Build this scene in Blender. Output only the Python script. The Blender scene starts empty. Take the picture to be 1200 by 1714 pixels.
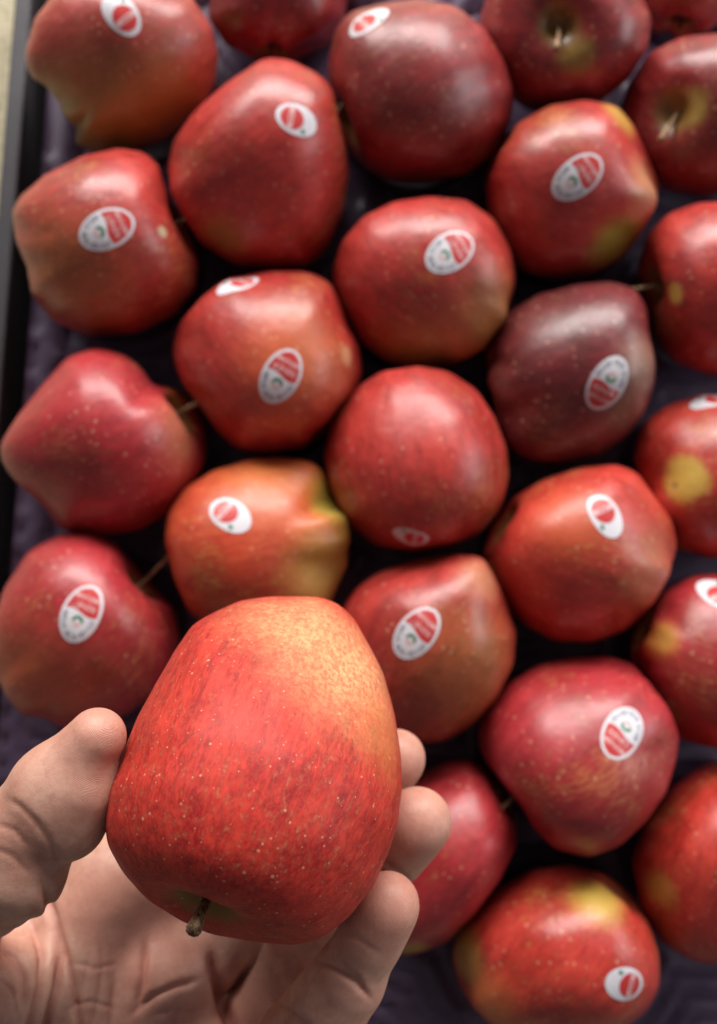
import bpy, math, random
import numpy as np
from mathutils import Vector, Matrix
from mathutils.bvhtree import BVHTree

scene = bpy.context.scene
C = scene.collection
R = math.radians

# ------------------------------------------------------------------ camera
W_PX, H_PX = 1200.0, 1714.0
LENS, SENS = 32.0, 36.0
F_PX = LENS / SENS * H_PX
TILT = R(5.0)
CAM_Z = 0.037 + 0.393 * math.cos(TILT)
cam_d = bpy.data.cameras.new("camera")
cam = bpy.data.objects.new("camera", cam_d)
C.objects.link(cam)
cam_d.sensor_fit = 'VERTICAL'
cam_d.sensor_height = SENS
cam_d.lens = LENS
cam_d.clip_start = 0.01
cam_d.clip_end = 50
cam.location = (0, 0, CAM_Z)
cam.rotation_euler = (TILT, 0, 0)
cam_d.dof.use_dof = True
cam_d.dof.focus_distance = 0.222
cam_d.dof.aperture_fstop = 8.5
scene.camera = cam
CAM_R = Matrix.Rotation(TILT, 3, 'X')
CAM_P = Vector((0, 0, CAM_Z))

# ------------------------------------------------------------------ light
world = bpy.data.worlds.new("World")
scene.world = world
world.use_nodes = True
bg = world.node_tree.nodes['Background']
bg.inputs[0].default_value = (1.0, 0.93, 0.97, 1)
bg.inputs[1].default_value = 0.11


def area(name, loc, target, sx, sy, power, col):
    l = bpy.data.lights.new(name, 'AREA')
    l.shape = 'RECTANGLE'
    l.size, l.size_y = sx, sy
    l.energy = power
    l.color = col
    o = bpy.data.objects.new(name, l)
    C.objects.link(o)
    o.location = loc
    o.rotation_euler = (Vector(target) - Vector(loc)).to_track_quat('-Z', 'Y').to_euler()
    return o


area("far_soft_light", (0.05, 1.30, 0.72), (0, 0, 0.03), 2.1, 0.50, 50, (1.0, 0.97, 0.93))  # unseen broad area lamp for the soft light from the far side
area("side_light", (1.25, 0.25, 0.52), (0, 0, 0.03), 0.8, 0.45, 5.5, (0.93, 0.96, 1.0))

vs = scene.view_settings
vs.view_transform = 'Standard'
vs.look = 'None'
vs.exposure = 0.10
vs.gamma = 1.0
vs.use_curve_mapping = False


# ------------------------------------------------------------------ helpers
def view_ray(px, py):
    d = Vector(((px - W_PX / 2) / F_PX, (H_PX / 2 - py) / F_PX, -1.0))
    return CAM_R @ d


def at_plane(px, py, z):
    d = view_ray(px, py)
    return CAM_P + d * ((z - CAM_Z) / d.z)


def at_depth(px, py, mm):
    return CAM_P + view_ray(px, py) * (mm / 1000.0)


def depth_of(p):
    return -(CAM_R.transposed() @ (Vector(p) - CAM_P)).z


def mesh_obj(name, verts, faces, mat=None, parent=None, smooth=True):
    me = bpy.data.meshes.new(name)
    me.from_pydata([tuple(v) for v in verts], [], [tuple(f) for f in faces])
    if smooth:
        me.polygons.foreach_set('use_smooth', [True] * len(me.polygons))
    me.update()
    o = bpy.data.objects.new(name, me)
    C.objects.link(o)
    if mat:
        me.materials.append(mat)
    if parent:
        o.parent = parent
    return o


def sstep(a, b, x):
    t = np.clip((x - a) / (b - a), 0, 1)
    return t * t * (3 - 2 * t)


# ------------------------------------------------------------------ materials
class NT:
    def __init__(self, name):
        self.m = bpy.data.materials.new(name)
        self.m.use_nodes = True
        self.t = self.m.node_tree
        self.b = self.t.nodes['Principled BSDF']

    def n(self, typ, **kw):
        x = self.t.nodes.new(typ)
        for k, v in kw.items():
            setattr(x, k, v)
        return x

    def l(self, a, b):
        self.t.links.new(a, b)

    def val(self, sock, v):
        if hasattr(v, 'is_output') or isinstance(v, bpy.types.NodeSocket):
            self.l(v, sock)
        else:
            sock.default_value = v

    def math(self, op, a, b=0.0, c=None, clamp=False):
        x = self.n('ShaderNodeMath', operation=op, use_clamp=clamp)
        self.val(x.inputs[0], a)
        self.val(x.inputs[1], b)
        if c is not None:
            self.val(x.inputs[2], c)
        return x.outputs[0]

    def mix(self, f, a, b, mode='MIX'):
        x = self.n('ShaderNodeMix', data_type='RGBA', blend_type=mode)
        self.val(x.inputs[0], f)
        self.val(x.inputs[6], a if isinstance(a, bpy.types.NodeSocket) else (*a, 1))
        self.val(x.inputs[7], b if isinstance(b, bpy.types.NodeSocket) else (*b, 1))
        return x.outputs[2]

    def noise(self, vec, scale, detail=3.0, rough=0.55, dist=0.0):
        x = self.n('ShaderNodeTexNoise')
        self.l(vec, x.inputs['Vector'])
        x.inputs['Scale'].default_value = scale
        x.inputs['Detail'].default_value = detail
        x.inputs['Roughness'].default_value = rough
        x.inputs['Distortion'].default_value = dist
        return x.outputs[0]

    def smooth(self, v, lo, hi, a=0.0, b=1.0):
        x = self.n('ShaderNodeMapRange', interpolation_type='SMOOTHSTEP')
        self.val(x.inputs[0], v)
        x.inputs[1].default_value = lo
        x.inputs[2].default_value = hi
        x.inputs[3].default_value = a
        x.inputs[4].default_value = b
        return x.outputs[0]

    def bump(self, h, strength, dist, normal=None):
        x = self.n('ShaderNodeBump')
        x.inputs['Strength'].default_value = strength
        x.inputs['Distance'].default_value = dist
        self.l(h, x.inputs['Height'])
        if normal is not None:
            self.l(normal, x.inputs['Normal'])
        return x.outputs[0]


def simple_mat(name, col, rough=0.5, spec=0.5, var=0.0, scale=400.0):
    k = NT(name)
    k.b.inputs['Roughness'].default_value = rough
    k.b.inputs['Specular IOR Level'].default_value = spec
    tc = k.n('ShaderNodeTexCoord').outputs['Object']
    nz = k.noise(tc, scale)
    c2 = tuple(max(0, c * (1 - var)) for c in col)
    k.l(k.mix(nz, col, c2), k.b.inputs['Base Color'])
    return k.m


PALETTE = {  # light red, deep red, ground colour
    'red':    ((0.46, 0.040, 0.030), (0.22, 0.010, 0.012), (0.55, 0.20, 0.05)),
    'bright': ((0.55, 0.050, 0.032), (0.30, 0.012, 0.012), (0.60, 0.24, 0.06)),
    'crimson': ((0.43, 0.032, 0.038), (0.24, 0.010, 0.016), (0.50, 0.16, 0.06)),
    'orange': ((0.58, 0.095, 0.035), (0.40, 0.022, 0.014), (0.62, 0.32, 0.07)),
    'wine':   ((0.30, 0.022, 0.022), (0.13, 0.007, 0.009), (0.36, 0.10, 0.05)),
    'plum':   ((0.19, 0.022, 0.025), (0.07, 0.006, 0.009), (0.26, 0.09, 0.05)),
    'rose':   ((0.42, 0.055, 0.042), (0.24, 0.022, 0.018), (0.34, 0.17, 0.05)),
    'scarlet': ((0.46, 0.038, 0.028), (0.23, 0.010, 0.011), (0.55, 0.18, 0.05)),
    'held':   ((0.58, 0.042, 0.025), (0.27, 0.006, 0.009), (0.70, 0.21, 0.10)),
}


def apple_mat(name, pal, seed, patches, R0, held=False, streak=0.5, scar=None):
    light, deep, ground = PALETTE[pal]
    k = NT(name)
    tc = k.n('ShaderNodeTexCoord').outputs['Object']
    mp = k.n('ShaderNodeMapping')
    mp.inputs['Location'].default_value = (seed * 1.37, seed * 0.71, seed * 2.13)
    k.l(tc, mp.inputs['Vector'])
    P = mp.outputs[0]
    sa = k.n('ShaderNodeAttribute', attribute_name='streak').outputs['Vector']
    ms = k.n('ShaderNodeMapping')
    ms.inputs['Location'].default_value = (seed * 0.77, seed * 1.9, seed * 0.3)
    k.l(sa, ms.inputs['Vector'])
    S = ms.outputs[0]
    big = k.noise(P, 26, 2.0)
    st1 = k.noise(S, 7.0, 4.0, 0.6)
    st2 = k.noise(S, 26.0 if not held else 38.0, 4.0, 0.68)
    fine = k.noise(P, 420, 3.0, 0.7)
    t = k.math('ADD', k.math('MULTIPLY', big, 0.35 if held else 0.9), k.math('MULTIPLY', st1, 0.6))
    t = k.math('ADD', t, k.math('MULTIPLY', st2, streak))
    t = k.math('ADD', t, k.math('MULTIPLY', fine, 0.15))
    mid = (0.175 if held else 0.45) + 0.3 + 0.5 * streak + 0.075
    redf = k.smooth(t, mid - 0.24, mid + 0.24)
    col = k.mix(redf, light, deep)
    # ground colour breaking through along the streaks
    gr = k.math('ADD', k.math('MULTIPLY', st2, 0.6), k.math('MULTIPLY', big, 0.5))
    gr = k.math('ADD', gr, k.math('MULTIPLY', fine, 0.12))
    if held:
        gr = k.math('ADD', k.math('MULTIPLY', st2, 0.75), k.math('MULTIPLY', k.noise(P, 480, 3.0, 0.7), 0.5))
        gr = k.math('ADD', gr, k.math('MULTIPLY', big, 0.25))
        col = k.mix(k.smooth(gr, 0.74, 1.0, 0.0, 0.5), col, ground)
    else:
        col = k.mix(k.smooth(gr, 0.62, 0.82, 0.0, 0.6), col, ground)
    # unblushed patches; cream ones on the held apple include painted sheen
    pn = k.noise(P, 130, 3.0, 0.65)
    mott = k.smooth(k.math('ADD', k.math('MULTIPLY', k.noise(P, 700, 3.0, 0.7), 0.6), k.math('MULTIPLY', st2, 0.4)), 0.38, 0.64) if held else None
    for (pl, rad, pc, soft, amp) in patches:
        vm = k.n('ShaderNodeVectorMath', operation='DISTANCE')
        k.l(tc, vm.inputs[0])
        vm.inputs[1].default_value = pl
        d = vm.outputs['Value']
        nn = k.math('ADD', k.math('MULTIPLY', st2, 0.55), k.math('MULTIPLY', pn, 0.45))
        d = k.math('ADD', d, k.math('MULTIPLY', k.math('SUBTRACT', nn, 0.5), rad * amp))
        f = k.smooth(d, rad * (1 - soft), rad * (1 + soft), pc[3] if len(pc) > 3 else 1.0, 0.0)
        if held:
            f = k.math('MULTIPLY', f, k.math('MULTIPLY_ADD', mott, 0.60, 0.35))
        col = k.mix(f, col, pc[:3])
    # stem hollow russet and calyx end ground colour
    pole = k.n('ShaderNodeAttribute', attribute_name='pole').outputs['Vector']
    sx = k.n('ShaderNodeSeparateXYZ')
    k.l(pole, sx.inputs[0])
    stp = k.math('ADD', sx.outputs[0], k.math('MULTIPLY', k.math('SUBTRACT', st2, 0.5), 0.9))
    col = k.mix(k.smooth(stp, 0.25, 0.90, 0.0, 0.9), col, (0.22, 0.13, 0.03))
    cap = k.math('ADD', sx.outputs[1], k.math('MULTIPLY', k.math('SUBTRACT', st1, 0.5), 1.0))
    col = k.mix(k.smooth(cap, 0.45, 1.0, 0.0, 0.8), col, (0.36, 0.24, 0.05))
    # lenticels
    lsum = None
    for sc, rmin, rmax in (((640.0, 0.09, 0.24), (360.0, 0.07, 0.16)) if held else ((340.0, 0.13, 0.27),)):
        vo = k.n('ShaderNodeTexVoronoi', feature='F1')
        k.l(P, vo.inputs['Vector'])
        vo.inputs['Scale'].default_value = sc
        sp = k.n('ShaderNodeSeparateColor')
        k.l(vo.outputs['Color'], sp.inputs[0])
        # radius of the dot varies from cell to cell
        rr = k.math('MULTIPLY_ADD', k.math('POWER', sp.outputs[0], 3.0), rmax - rmin, rmin)
        f = k.math('SUBTRACT', rr, vo.outputs['Distance'])
        f = k.smooth(f, -0.03 if held else -0.08, 0.04)
        keep = k.smooth(sp.outputs[1], 0.50, 0.62)
        f = k.math('MULTIPLY', f, keep)
        lsum = f if lsum is None else k.math('MAXIMUM', lsum, f)
    lamt = k.math('MULTIPLY', lsum, 0.52 if held else 0.36)
    col = k.mix(lamt, col, (0.72, 0.42, 0.26))
    if scar:
        v = k.n('ShaderNodeVectorMath', operation='SUBTRACT')
        k.l(tc, v.inputs[0])
        v.inputs[1].default_value = scar[0]
        dt = k.n('ShaderNodeVectorMath', operation='DOT_PRODUCT')
        k.l(v.outputs[0], dt.inputs[0])
        dt.inputs[1].default_value = scar[1]
        ln = k.n('ShaderNodeVectorMath', operation='LENGTH')
        k.l(v.outputs[0], ln.inputs[0])
        al = dt.outputs['Value']
        pr2 = k.math('SUBTRACT', k.math('MULTIPLY', ln.outputs['Value'], ln.outputs['Value']), k.math('MULTIPLY', al, al))
        pd = k.math('SQRT', k.math('MAXIMUM', pr2, 0.0))
        pd = k.math('ADD', pd, k.math('MULTIPLY', k.math('SUBTRACT', k.noise(P, 500, 2.0), 0.5), 0.0006))
        f = k.math('MULTIPLY', k.smooth(pd, 0.0001, 0.00042, 0.9, 0.0), k.smooth(k.math('ABSOLUTE', al), scar[2] * 0.7, scar[2] * 1.1, 1.0, 0.0))
        col = k.mix(f, col, (0.16, 0.03, 0.02))
    k.l(col, k.b.inputs['Base Color'])
    rn = k.noise(P, 60, 3.0)
    k.l(k.smooth(rn, 0.3, 0.7, 0.50 if held else 0.36, 0.66 if held else 0.48), k.b.inputs['Roughness'])
    k.b.inputs['Specular IOR Level'].default_value = 0.32 if held else 0.55
    k.b.inputs['Coat Weight'].default_value = 0.04 if held else 0.22
    k.b.inputs['Coat Roughness'].default_value = 0.32 if held else 0.27
    h = k.noise(P, 95, 2.0)
    if held:
        h = k.math('ADD', h, k.math('MULTIPLY', k.noise(P, 900, 2.0), 0.10))
        h = k.math('ADD', h, k.math('MULTIPLY', lsum, 0.06))
    k.l(k.bump(h, 0.38, 0.0014), k.b.inputs['Normal'])
    return k.m


M_STEM = None


def stem_mat():
    k = NT('stem_bark')
    tc = k.n('ShaderNodeTexCoord').outputs['Object']
    mp = k.n('ShaderNodeMapping')
    mp.inputs['Scale'].default_value = (1, 1, 0.2)
    k.l(tc, mp.inputs['Vector'])
    f = k.noise(mp.outputs[0], 900, 4.0, 0.7)
    c = k.mix(k.smooth(f, 0.40, 0.66), (0.11, 0.045, 0.022), (0.42, 0.27, 0.13))
    k.l(c, k.b.inputs['Base Color'])
    k.b.inputs['Roughness'].default_value = 0.75
    k.l(k.bump(f, 0.8, 0.0006), k.b.inputs['Normal'])
    return k.m


M_STEM = stem_mat()
M_SEPAL = simple_mat('dried_sepal', (0.10, 0.06, 0.03), 0.9, 0.2, 0.6, 700)
M_WHITE = simple_mat('sticker_white', (0.64, 0.62, 0.66), 0.38, 0.5, 0.06, 300)
M_SRED = simple_mat('sticker_red', (0.52, 0.035, 0.035), 0.38, 0.5, 0.15, 250)
M_SPINK = simple_mat('sticker_lettering', (0.66, 0.40, 0.40), 0.4, 0.5, 0.05, 300)
M_SGREY = simple_mat('sticker_grey_ink', (0.22, 0.24, 0.30), 0.4, 0.5, 0.2, 300)
M_SGREEN = simple_mat('sticker_green_ink', (0.05, 0.20, 0.10), 0.4, 0.5, 0.2, 300)

# ------------------------------------------------------------------ apple geometry
PROF = [(0.0, 0.60), (0.05, 0.615), (0.11, 0.69), (0.20, 0.85), (0.34, 0.955), (0.52, 0.94), (0.72, 0.82),
        (0.89, 0.59), (0.98, 0.30), (1.0, 0.03), (0.965, -0.27), (0.88, -0.57), (0.76, -0.81),
        (0.61, -0.985), (0.47, -1.05), (0.34, -1.02), (0.22, -0.92), (0.10, -0.85), (0.0, -0.83)]


def profile(nv):
    p = np.array(PROF)
    n = len(p)
    out = []
    for t in np.linspace(0, n - 1, nv):
        i = min(int(t), n - 2)
        f = t - i
        p0 = p[max(i - 1, 0)].copy()
        p1, p2 = p[i], p[i + 1]
        p3 = p[min(i + 2, n - 1)].copy()
        if i == 0:
            p0 = np.array([-p2[0], p2[1]])
        if i == n - 2:
            p3 = np.array([-p1[0], p1[1]])
        out.append(0.5 * ((2 * p1) + (-p0 + p2) * f + (2 * p0 - 5 * p1 + 4 * p2 - p3) * f * f
                          + (-p0 + 3 * p1 - 3 * p2 + p3) * f ** 3))
    return np.array(out)


def apple_geo(R0, h=0.92, taper=0.12, lobe=0.06, seed=1, nu=72, nv=64, asym=0.035, shear=0.0, shoulder=0.0, cav=0.8):
    rng = np.random.RandomState(seed)
    pr = profile(nv)
    top = (pr[:, 1] > 0.3) & (pr[:, 0] < 0.42) & (np.arange(nv) < nv // 3)
    pr[top, 1] = 0.955 - (0.955 - pr[top, 1]) * cav
    a2, p2 = asym * rng.uniform(0.4, 1.0), rng.uniform(0, 6.28)
    a3, p3 = asym * rng.uniform(0.2, 0.6), rng.uniform(0, 6.28)
    pl = rng.uniform(0, 6.28)
    la = rng.uniform(0.55, 1.3, 5)
    sd = rng.uniform(0, 6.28)
    th = np.arange(nu) / nu * 2 * np.pi
    rho, z = pr[:, 0:1], pr[:, 1:2]
    T = th[None, :]
    # five crowns at the calyx end, each of its own strength
    ph = (T - pl) % (2 * np.pi)
    idx = np.floor(ph / (2 * np.pi / 5)).astype(int) % 5
    lob = 0.5 - 0.5 * np.cos(5 * ph) - 0.5
    lobw = (1 + 0.35 * np.cos(ph - sd) + 0.2 * np.cos(2 * ph + sd)) * lob
    wl = sstep(0.15, -0.95, z)
    crest = np.exp(-((rho - 0.52) / 0.30) ** 2) * (z < -0.4)
    r = rho * (1 + taper * np.minimum(z - 0.25, 0.0)) * (1 + lobe * 1.4 * wl * lobw)
    zz = z - lobe * 1.3 * crest * lobw
    r = r * (1 + a2 * np.cos(2 * T + p2) + a3 * np.cos(3 * T + p3)
             + 0.4 * asym * np.sin(T * 2 + z * 2.3 + p3))
    zz = zz + shoulder * rho * np.cos(T - sd) * np.clip(z, 0, 1)
    x = r * np.cos(T) + shear * z * math.cos(sd)
    y = r * np.sin(T) + shear * z * math.sin(sd)
    V = np.stack([x, y, zz * h + 0 * T], -1) * R0
    verts, streak, pole = [], [], []
    tt = np.linspace(0, 1, nv)
    verts.append(V[0, 0]); streak.append((0, 0, 0)); pole.append((1, 0, 0))
    prr = pr[:, 0]
    for j in range(1, nv - 1):
        if pr[j, 1] > 0:
            pw = (float(1 - sstep(0.10, 0.42, prr[j])), 0, 0)
        else:
            pw = (0, float(1 - sstep(0.15, 0.62, prr[j])), 0)
        for i in range(nu):
            verts.append(V[j, i])
            streak.append((math.cos(th[i]) * (0.25 + 0.75 * prr[j]), math.sin(th[i]) * (0.25 + 0.75 * prr[j]), tt[j] * 1.3))
            pole.append(pw)
    verts.append(V[-1, 0]); streak.append((0, 0, 1.3)); pole.append((0, 1, 0))
    faces = []
    for i in range(nu):
        faces.append((0, 1 + i, 1 + (i + 1) % nu))
    for j in range(nv - 3):
        a, b = 1 + j * nu, 1 + (j + 1) * nu
        for i in range(nu):
            i2 = (i + 1) % nu
            faces.append((a + i, b + i, b + i2, a + i2))
    a, last = 1 + (nv - 3) * nu, len(verts) - 1
    for i in range(nu):
        faces.append((a + i, last, a + (i + 1) % nu))
    return verts, faces, streak, pole


def tube(path, radii, n=8):
    verts, faces = [], []
    for q, (p, r) in enumerate(zip(path, radii)):
        p = Vector(p)
        d = (Vector(path[min(q + 1, len(path) - 1)]) - Vector(path[max(q - 1, 0)])).normalized()
        s = d.orthogonal().normalized() if q == 0 else (s - d * s.dot(d)).normalized()
        u = d.cross(s)
        for i in range(n):
            a = 2 * math.pi * i / n
            verts.append(p + (s * math.cos(a) + u * math.sin(a)) * r)
    for q in range(len(path) - 1):
        for i in range(n):
            a, b = q * n + i, q * n + (i + 1) % n
            faces.append((a, b, b + n, a + n))
    faces.append(tuple(range(n))[::-1])
    faces.append(tuple(range((len(path) - 1) * n, len(path) * n)))
    return verts, faces


# ------------------------------------------------------------------ sticker shapes
_fc = {}


def text_mesh(s):
    if s in _fc:
        return _fc[s]
    cu = bpy.data.curves.new('lettering', 'FONT')
    cu.body = s
    cu.align_x = 'CENTER'
    cu.align_y = 'CENTER'
    cu.size = 1.0
    cu.resolution_u = 2
    cu.offset = 0.015
    o = bpy.data.objects.new('lettering', cu)
    C.objects.link(o)
    dg = bpy.context.evaluated_depsgraph_get()
    me = o.evaluated_get(dg).to_mesh()
    v = [(a.co.x, a.co.y) for a in me.vertices]
    f = [tuple(p.vertices) for p in me.polygons]
    o.evaluated_get(dg).to_mesh_clear()
    bpy.data.objects.remove(o)
    bpy.data.curves.remove(cu)
    _fc[s] = (v, f)
    return v, f


def disc2d(a, b, rings=7, seg=40, cu=0, cv=0):
    v, f = [(cu, cv)], []
    for r in range(1, rings + 1):
        for s in range(seg):
            t = 2 * math.pi * s / seg
            v.append((cu + a * r / rings * math.cos(t), cv + b * r / rings * math.sin(t)))
    for s in range(seg):
        f.append((0, 1 + s, 1 + (s + 1) % seg))
    for r in range(rings - 1):
        for s in range(seg):
            p, q = 1 + r * seg + s, 1 + r * seg + (s + 1) % seg
            f.append((p, p + seg, q + seg, q))
    return v, f


def strip2d(rows):
    """rows: list of (u, vmin, vmax)"""
    v, f, n = [], [], 9
    for (u, lo, hi) in rows:
        for i in range(n):
            uu = u(i / (n - 1)) if callable(u) else u
            v.append((uu, lo + (hi - lo) * i / (n - 1)))
    for j in range(len(rows) - 1):
        for i in range(n - 1):
            a = j * n + i
            f.append((a, a + 1, a + n + 1, a + n))
    return v, f


def merge2d(parts):
    v, f = [], []
    for (pv, pf) in parts:
        o = len(v)
        v += pv
        f += [tuple(i + o for i in q) for q in pf]
    return v, f


def place2d(vf, size, cu, cv, rot=0.0):
    c, s = math.cos(rot), math.sin(rot)
    return [(cu + size * (x * c - y * s), cv + size * (x * s + y * c)) for x, y in vf[0]], vf[1]


def sticker_emblem():
    A, B = 13.2, 8.6   # mm half axes before scaling
    base = disc2d(A, B)
    a, b = A * 0.90, B * 0.84

    def hw(u):
        return b * math.sqrt(max(0.0, 1 - (u / a) ** 2))
    rows = []
    for q in range(13):
        t = q / 12
        u0 = 0.4 + (a * 0.995 - 0.4) * t
        w = hw(u0)
        rows.append((lambda x, u0=u0, t=t: u0 + (1 - t) ** 3 * 0.9 * math.sin((x - 0.5) * 6.0), -w, w))
    red = strip2d(rows)
    t1 = place2d(text_mesh('RENET'), 3.6, 3.5, 0.0, R(90))
    t2 = place2d(text_mesh('MINAM'), 3.3, 7.4, 0.0, R(90))
    letters = merge2d([t1, t2])
    # round emblem: green arc over a rose dot, grey lettering round the lower edge
    def arc(r0, r1, a0, a1, cu, cv, n=12):
        v, f = [], []
        for i in range(n + 1):
            t = a0 + (a1 - a0) * i / n
            v += [(cu + r0 * math.cos(t), cv + r0 * math.sin(t)), (cu + r1 * math.cos(t), cv + r1 * math.sin(t))]
        for i in range(n):
            f.append((2 * i, 2 * i + 1, 2 * i + 3, 2 * i + 2))
        return v, f
    green = arc(1.2, 2.6, R(-95), R(100), -3.6, 0)
    rose = arc(0.9, 2.3, R(120), R(245), -3.6, 0)
    gl = []
    word = 'MELA ALTO ADIGE'
    for i, ch in enumerate(word):
        if ch == ' ':
            continue
        t = R(98) + R(164) * i / (len(word) - 1)
        uu, vv = A * 0.76 * math.cos(t) - 0.6, B * 0.74 * math.sin(t)
        gl.append(place2d(text_mesh(ch), 3.0, uu, vv, math.atan2(vv / B ** 2, uu / A ** 2) + R(90)))
    grey = merge2d(gl)
    return base, [('red_field', red, M_SRED), ('lettering', letters, M_SPINK), ('emblem_leaf', green, M_SGREEN),
                  ('emblem_fruit', rose, M_SPINK), ('ring_lettering', grey, M_SGREY)]


def sticker_round():
    A, B = 10.6, 7.4
    base = disc2d(A, B)
    r = 5.5
    cu = -2.4
    red = disc2d(r * 1.06, r * 0.98, 5, 30, cu, 0)
    rows = []
    for q in range(7):
        x = -1 + 2 * q / 6
        rows.append((cu - 0.6 + 1.25 * x, -math.sqrt(r * r - (1.25 * x) ** 2) * 0.93, math.sqrt(r * r - (1.25 * x) ** 2) * 0.93))
    band = strip2d(rows)
    txt = place2d(text_mesh('RENET'), 1.9, cu - 0.6, 0, R(90))
    lv, n = [], 8
    for i in range(n + 1):
        t = i / n
        w = 1.35 * math.sin(math.pi * t) ** 0.8
        lv += [(2.6 + 2.8 * t, -4.2 - 0.2 * t - w), (2.6 + 2.8 * t, -4.2 - 0.2 * t + w * 0.5)]
    lf = [(2 * i, 2 * i + 2, 2 * i + 3, 2 * i + 1) for i in range(n)]
    return base, [('red_disc', red, M_SRED), ('band', band, M_SPINK), ('band_lettering', txt, M_SRED), ('leaf_print', (lv, lf), M_SGREEN)]


STK = {'A': sticker_emblem(), 'B': sticker_round()}
LAYER = {'red_field': 0.07, 'lettering': 0.13, 'emblem_leaf': 0.07, 'emblem_fruit': 0.07, 'ring_lettering': 0.07,
         'red_disc': 0.07, 'band': 0.13, 'band_lettering': 0.19, 'leaf_print': 0.07}


def add_sticker(root, bvh, M, kind, px, py, ang, scale=1.0):
    """M: world matrix of the apple body; the sticker is pressed onto the skin"""
    Mi = M.inverted()
    o = Mi @ CAM_P
    d = (Mi.to_3x3() @ view_ray(px, py)).normalized()
    hit, nrm, _, _ = bvh.ray_cast(o, d)
    if hit is None:
        hit, nrm, _, _ = bvh.find_nearest(o + d * (depth_of(M.translation) / max(1e-6, 1)))
        print('sticker ray missed', px, py)
    # tangent direction whose picture direction is `ang` (0 = right, 90 = up)
    q = CAM_R @ Vector((math.cos(R(ang)), math.sin(R(ang)), 0))
    vr = view_ray(px, py).normalized()
    nw = (M.to_3x3() @ nrm).normalized()
    q = q - vr * (q.dot(nw) / vr.dot(nw))
    U = (Mi.to_3x3() @ q).normalized()
    Vv = nrm.cross(U).normalized()

    def conform(v2, off):
        out = []
        for (u, v) in v2:
            p = hit + (U * u + Vv * v) * (scale * 0.86 / 1000.0)
            h, n2, _, _ = bvh.ray_cast(p + nrm * 0.012, -nrm, 0.03)
            if h is None:
                h, n2 = p, nrm
            out.append(h + n2 * (off / 1000.0))
        return out
    toroot = Matrix.Translation(-root.location) @ M
    base, prints = STK[kind]
    vv = conform(base[0], 0.16)
    st = mesh_obj('sticker', [toroot @ p for p in vv], base[1], M_WHITE, root)
    for nm, vf, mat in prints:
        mesh_obj(nm, [toroot @ p for p in conform(vf[0], 0.16 + LAYER[nm])], vf[1], mat, st)
    return st


# ------------------------------------------------------------------ apple builder
APPLES = []


def sculpt(verts, M, outline, c, sig=3.2):
    """push the rounded body out or in around its girth so that its contour takes the lopsided form of the real fruit"""
    V = np.array([tuple(v) for v in verts])
    Mn = np.array(M)
    Rm = np.array(CAM_R)
    Wd = V @ Mn[:3, :3].T + Mn[:3, 3]
    E = (Wd - np.array(CAM_P)) @ Rm
    d = -E[:, 2]
    px = E[:, 0] / d * F_PX + W_PX / 2
    py = H_PX / 2 - E[:, 1] / d * F_PX
    O = np.array(outline, float)
    cx, cy = c
    n = 180
    ang = (np.arange(n) + 0.5) / n * 2 * np.pi - np.pi
    # target radius per direction
    rt = np.zeros(n)
    A, B = O, np.roll(O, -1, 0)
    for i, t in enumerate(ang):
        dx, dy = math.cos(t), math.sin(t)
        e = B - A
        den = dx * e[:, 1] - dy * e[:, 0]
        den[np.abs(den) < 1e-9] = 1e-9
        ax, ay = A[:, 0] - cx, A[:, 1] - cy
        s = (ax * e[:, 1] - ay * e[:, 0]) / den
        u = (ax * dy - ay * dx) / den
        ok = (s > 0) & (u >= -1e-6) & (u <= 1 + 1e-6)
        rt[i] = s[ok].max() if ok.any() else 0
    ker = np.exp(-(np.arange(-6, 7) / sig) ** 2)
    ker /= ker.sum()
    sm = lambda a: np.convolve(np.concatenate([a[-6:], a, a[:6]]), ker, 'valid')
    rt = sm(rt)
    for it in range(3):
        r = np.hypot(px - cx, py - cy)
        ph = np.arctan2(py - cy, px - cx)
        bi = np.clip(((ph + np.pi) / (2 * np.pi) * n).astype(int), 0, n - 1)
        r0 = np.zeros(n)
        np.maximum.at(r0, bi, r)
        for i in range(n):
            if r0[i] == 0:
                r0[i] = r0[i - 1]
        r0 = sm(np.maximum(r0, np.maximum(np.roll(r0, 1), np.roll(r0, -1)) * 0.98))
        ratio = rt / r0
        mean = ratio.mean()
        f = (ph + np.pi) / (2 * np.pi) * n - 0.5
        i0 = np.floor(f).astype(int) % n
        fr = f - np.floor(f)
        ra = ratio[i0] * (1 - fr) + ratio[(i0 + 1) % n] * fr
        rr0 = r0[i0] * (1 - fr) + r0[(i0 + 1) % n] * fr
        w = sstep(0.0, 0.95, r / rr0)
        k = mean + (ra - mean) * w
        px = cx + (px - cx) * k
        py = cy + (py - cy) * k
    E2 = np.stack([(px - W_PX / 2) / F_PX * d, (H_PX / 2 - py) / F_PX * d, -d], -1)
    W2 = E2 @ Rm.T + np.array(CAM_P)
    L = (W2 - Mn[:3, 3]) @ Mn[:3, :3]
    return [tuple(p) for p in L]


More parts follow.
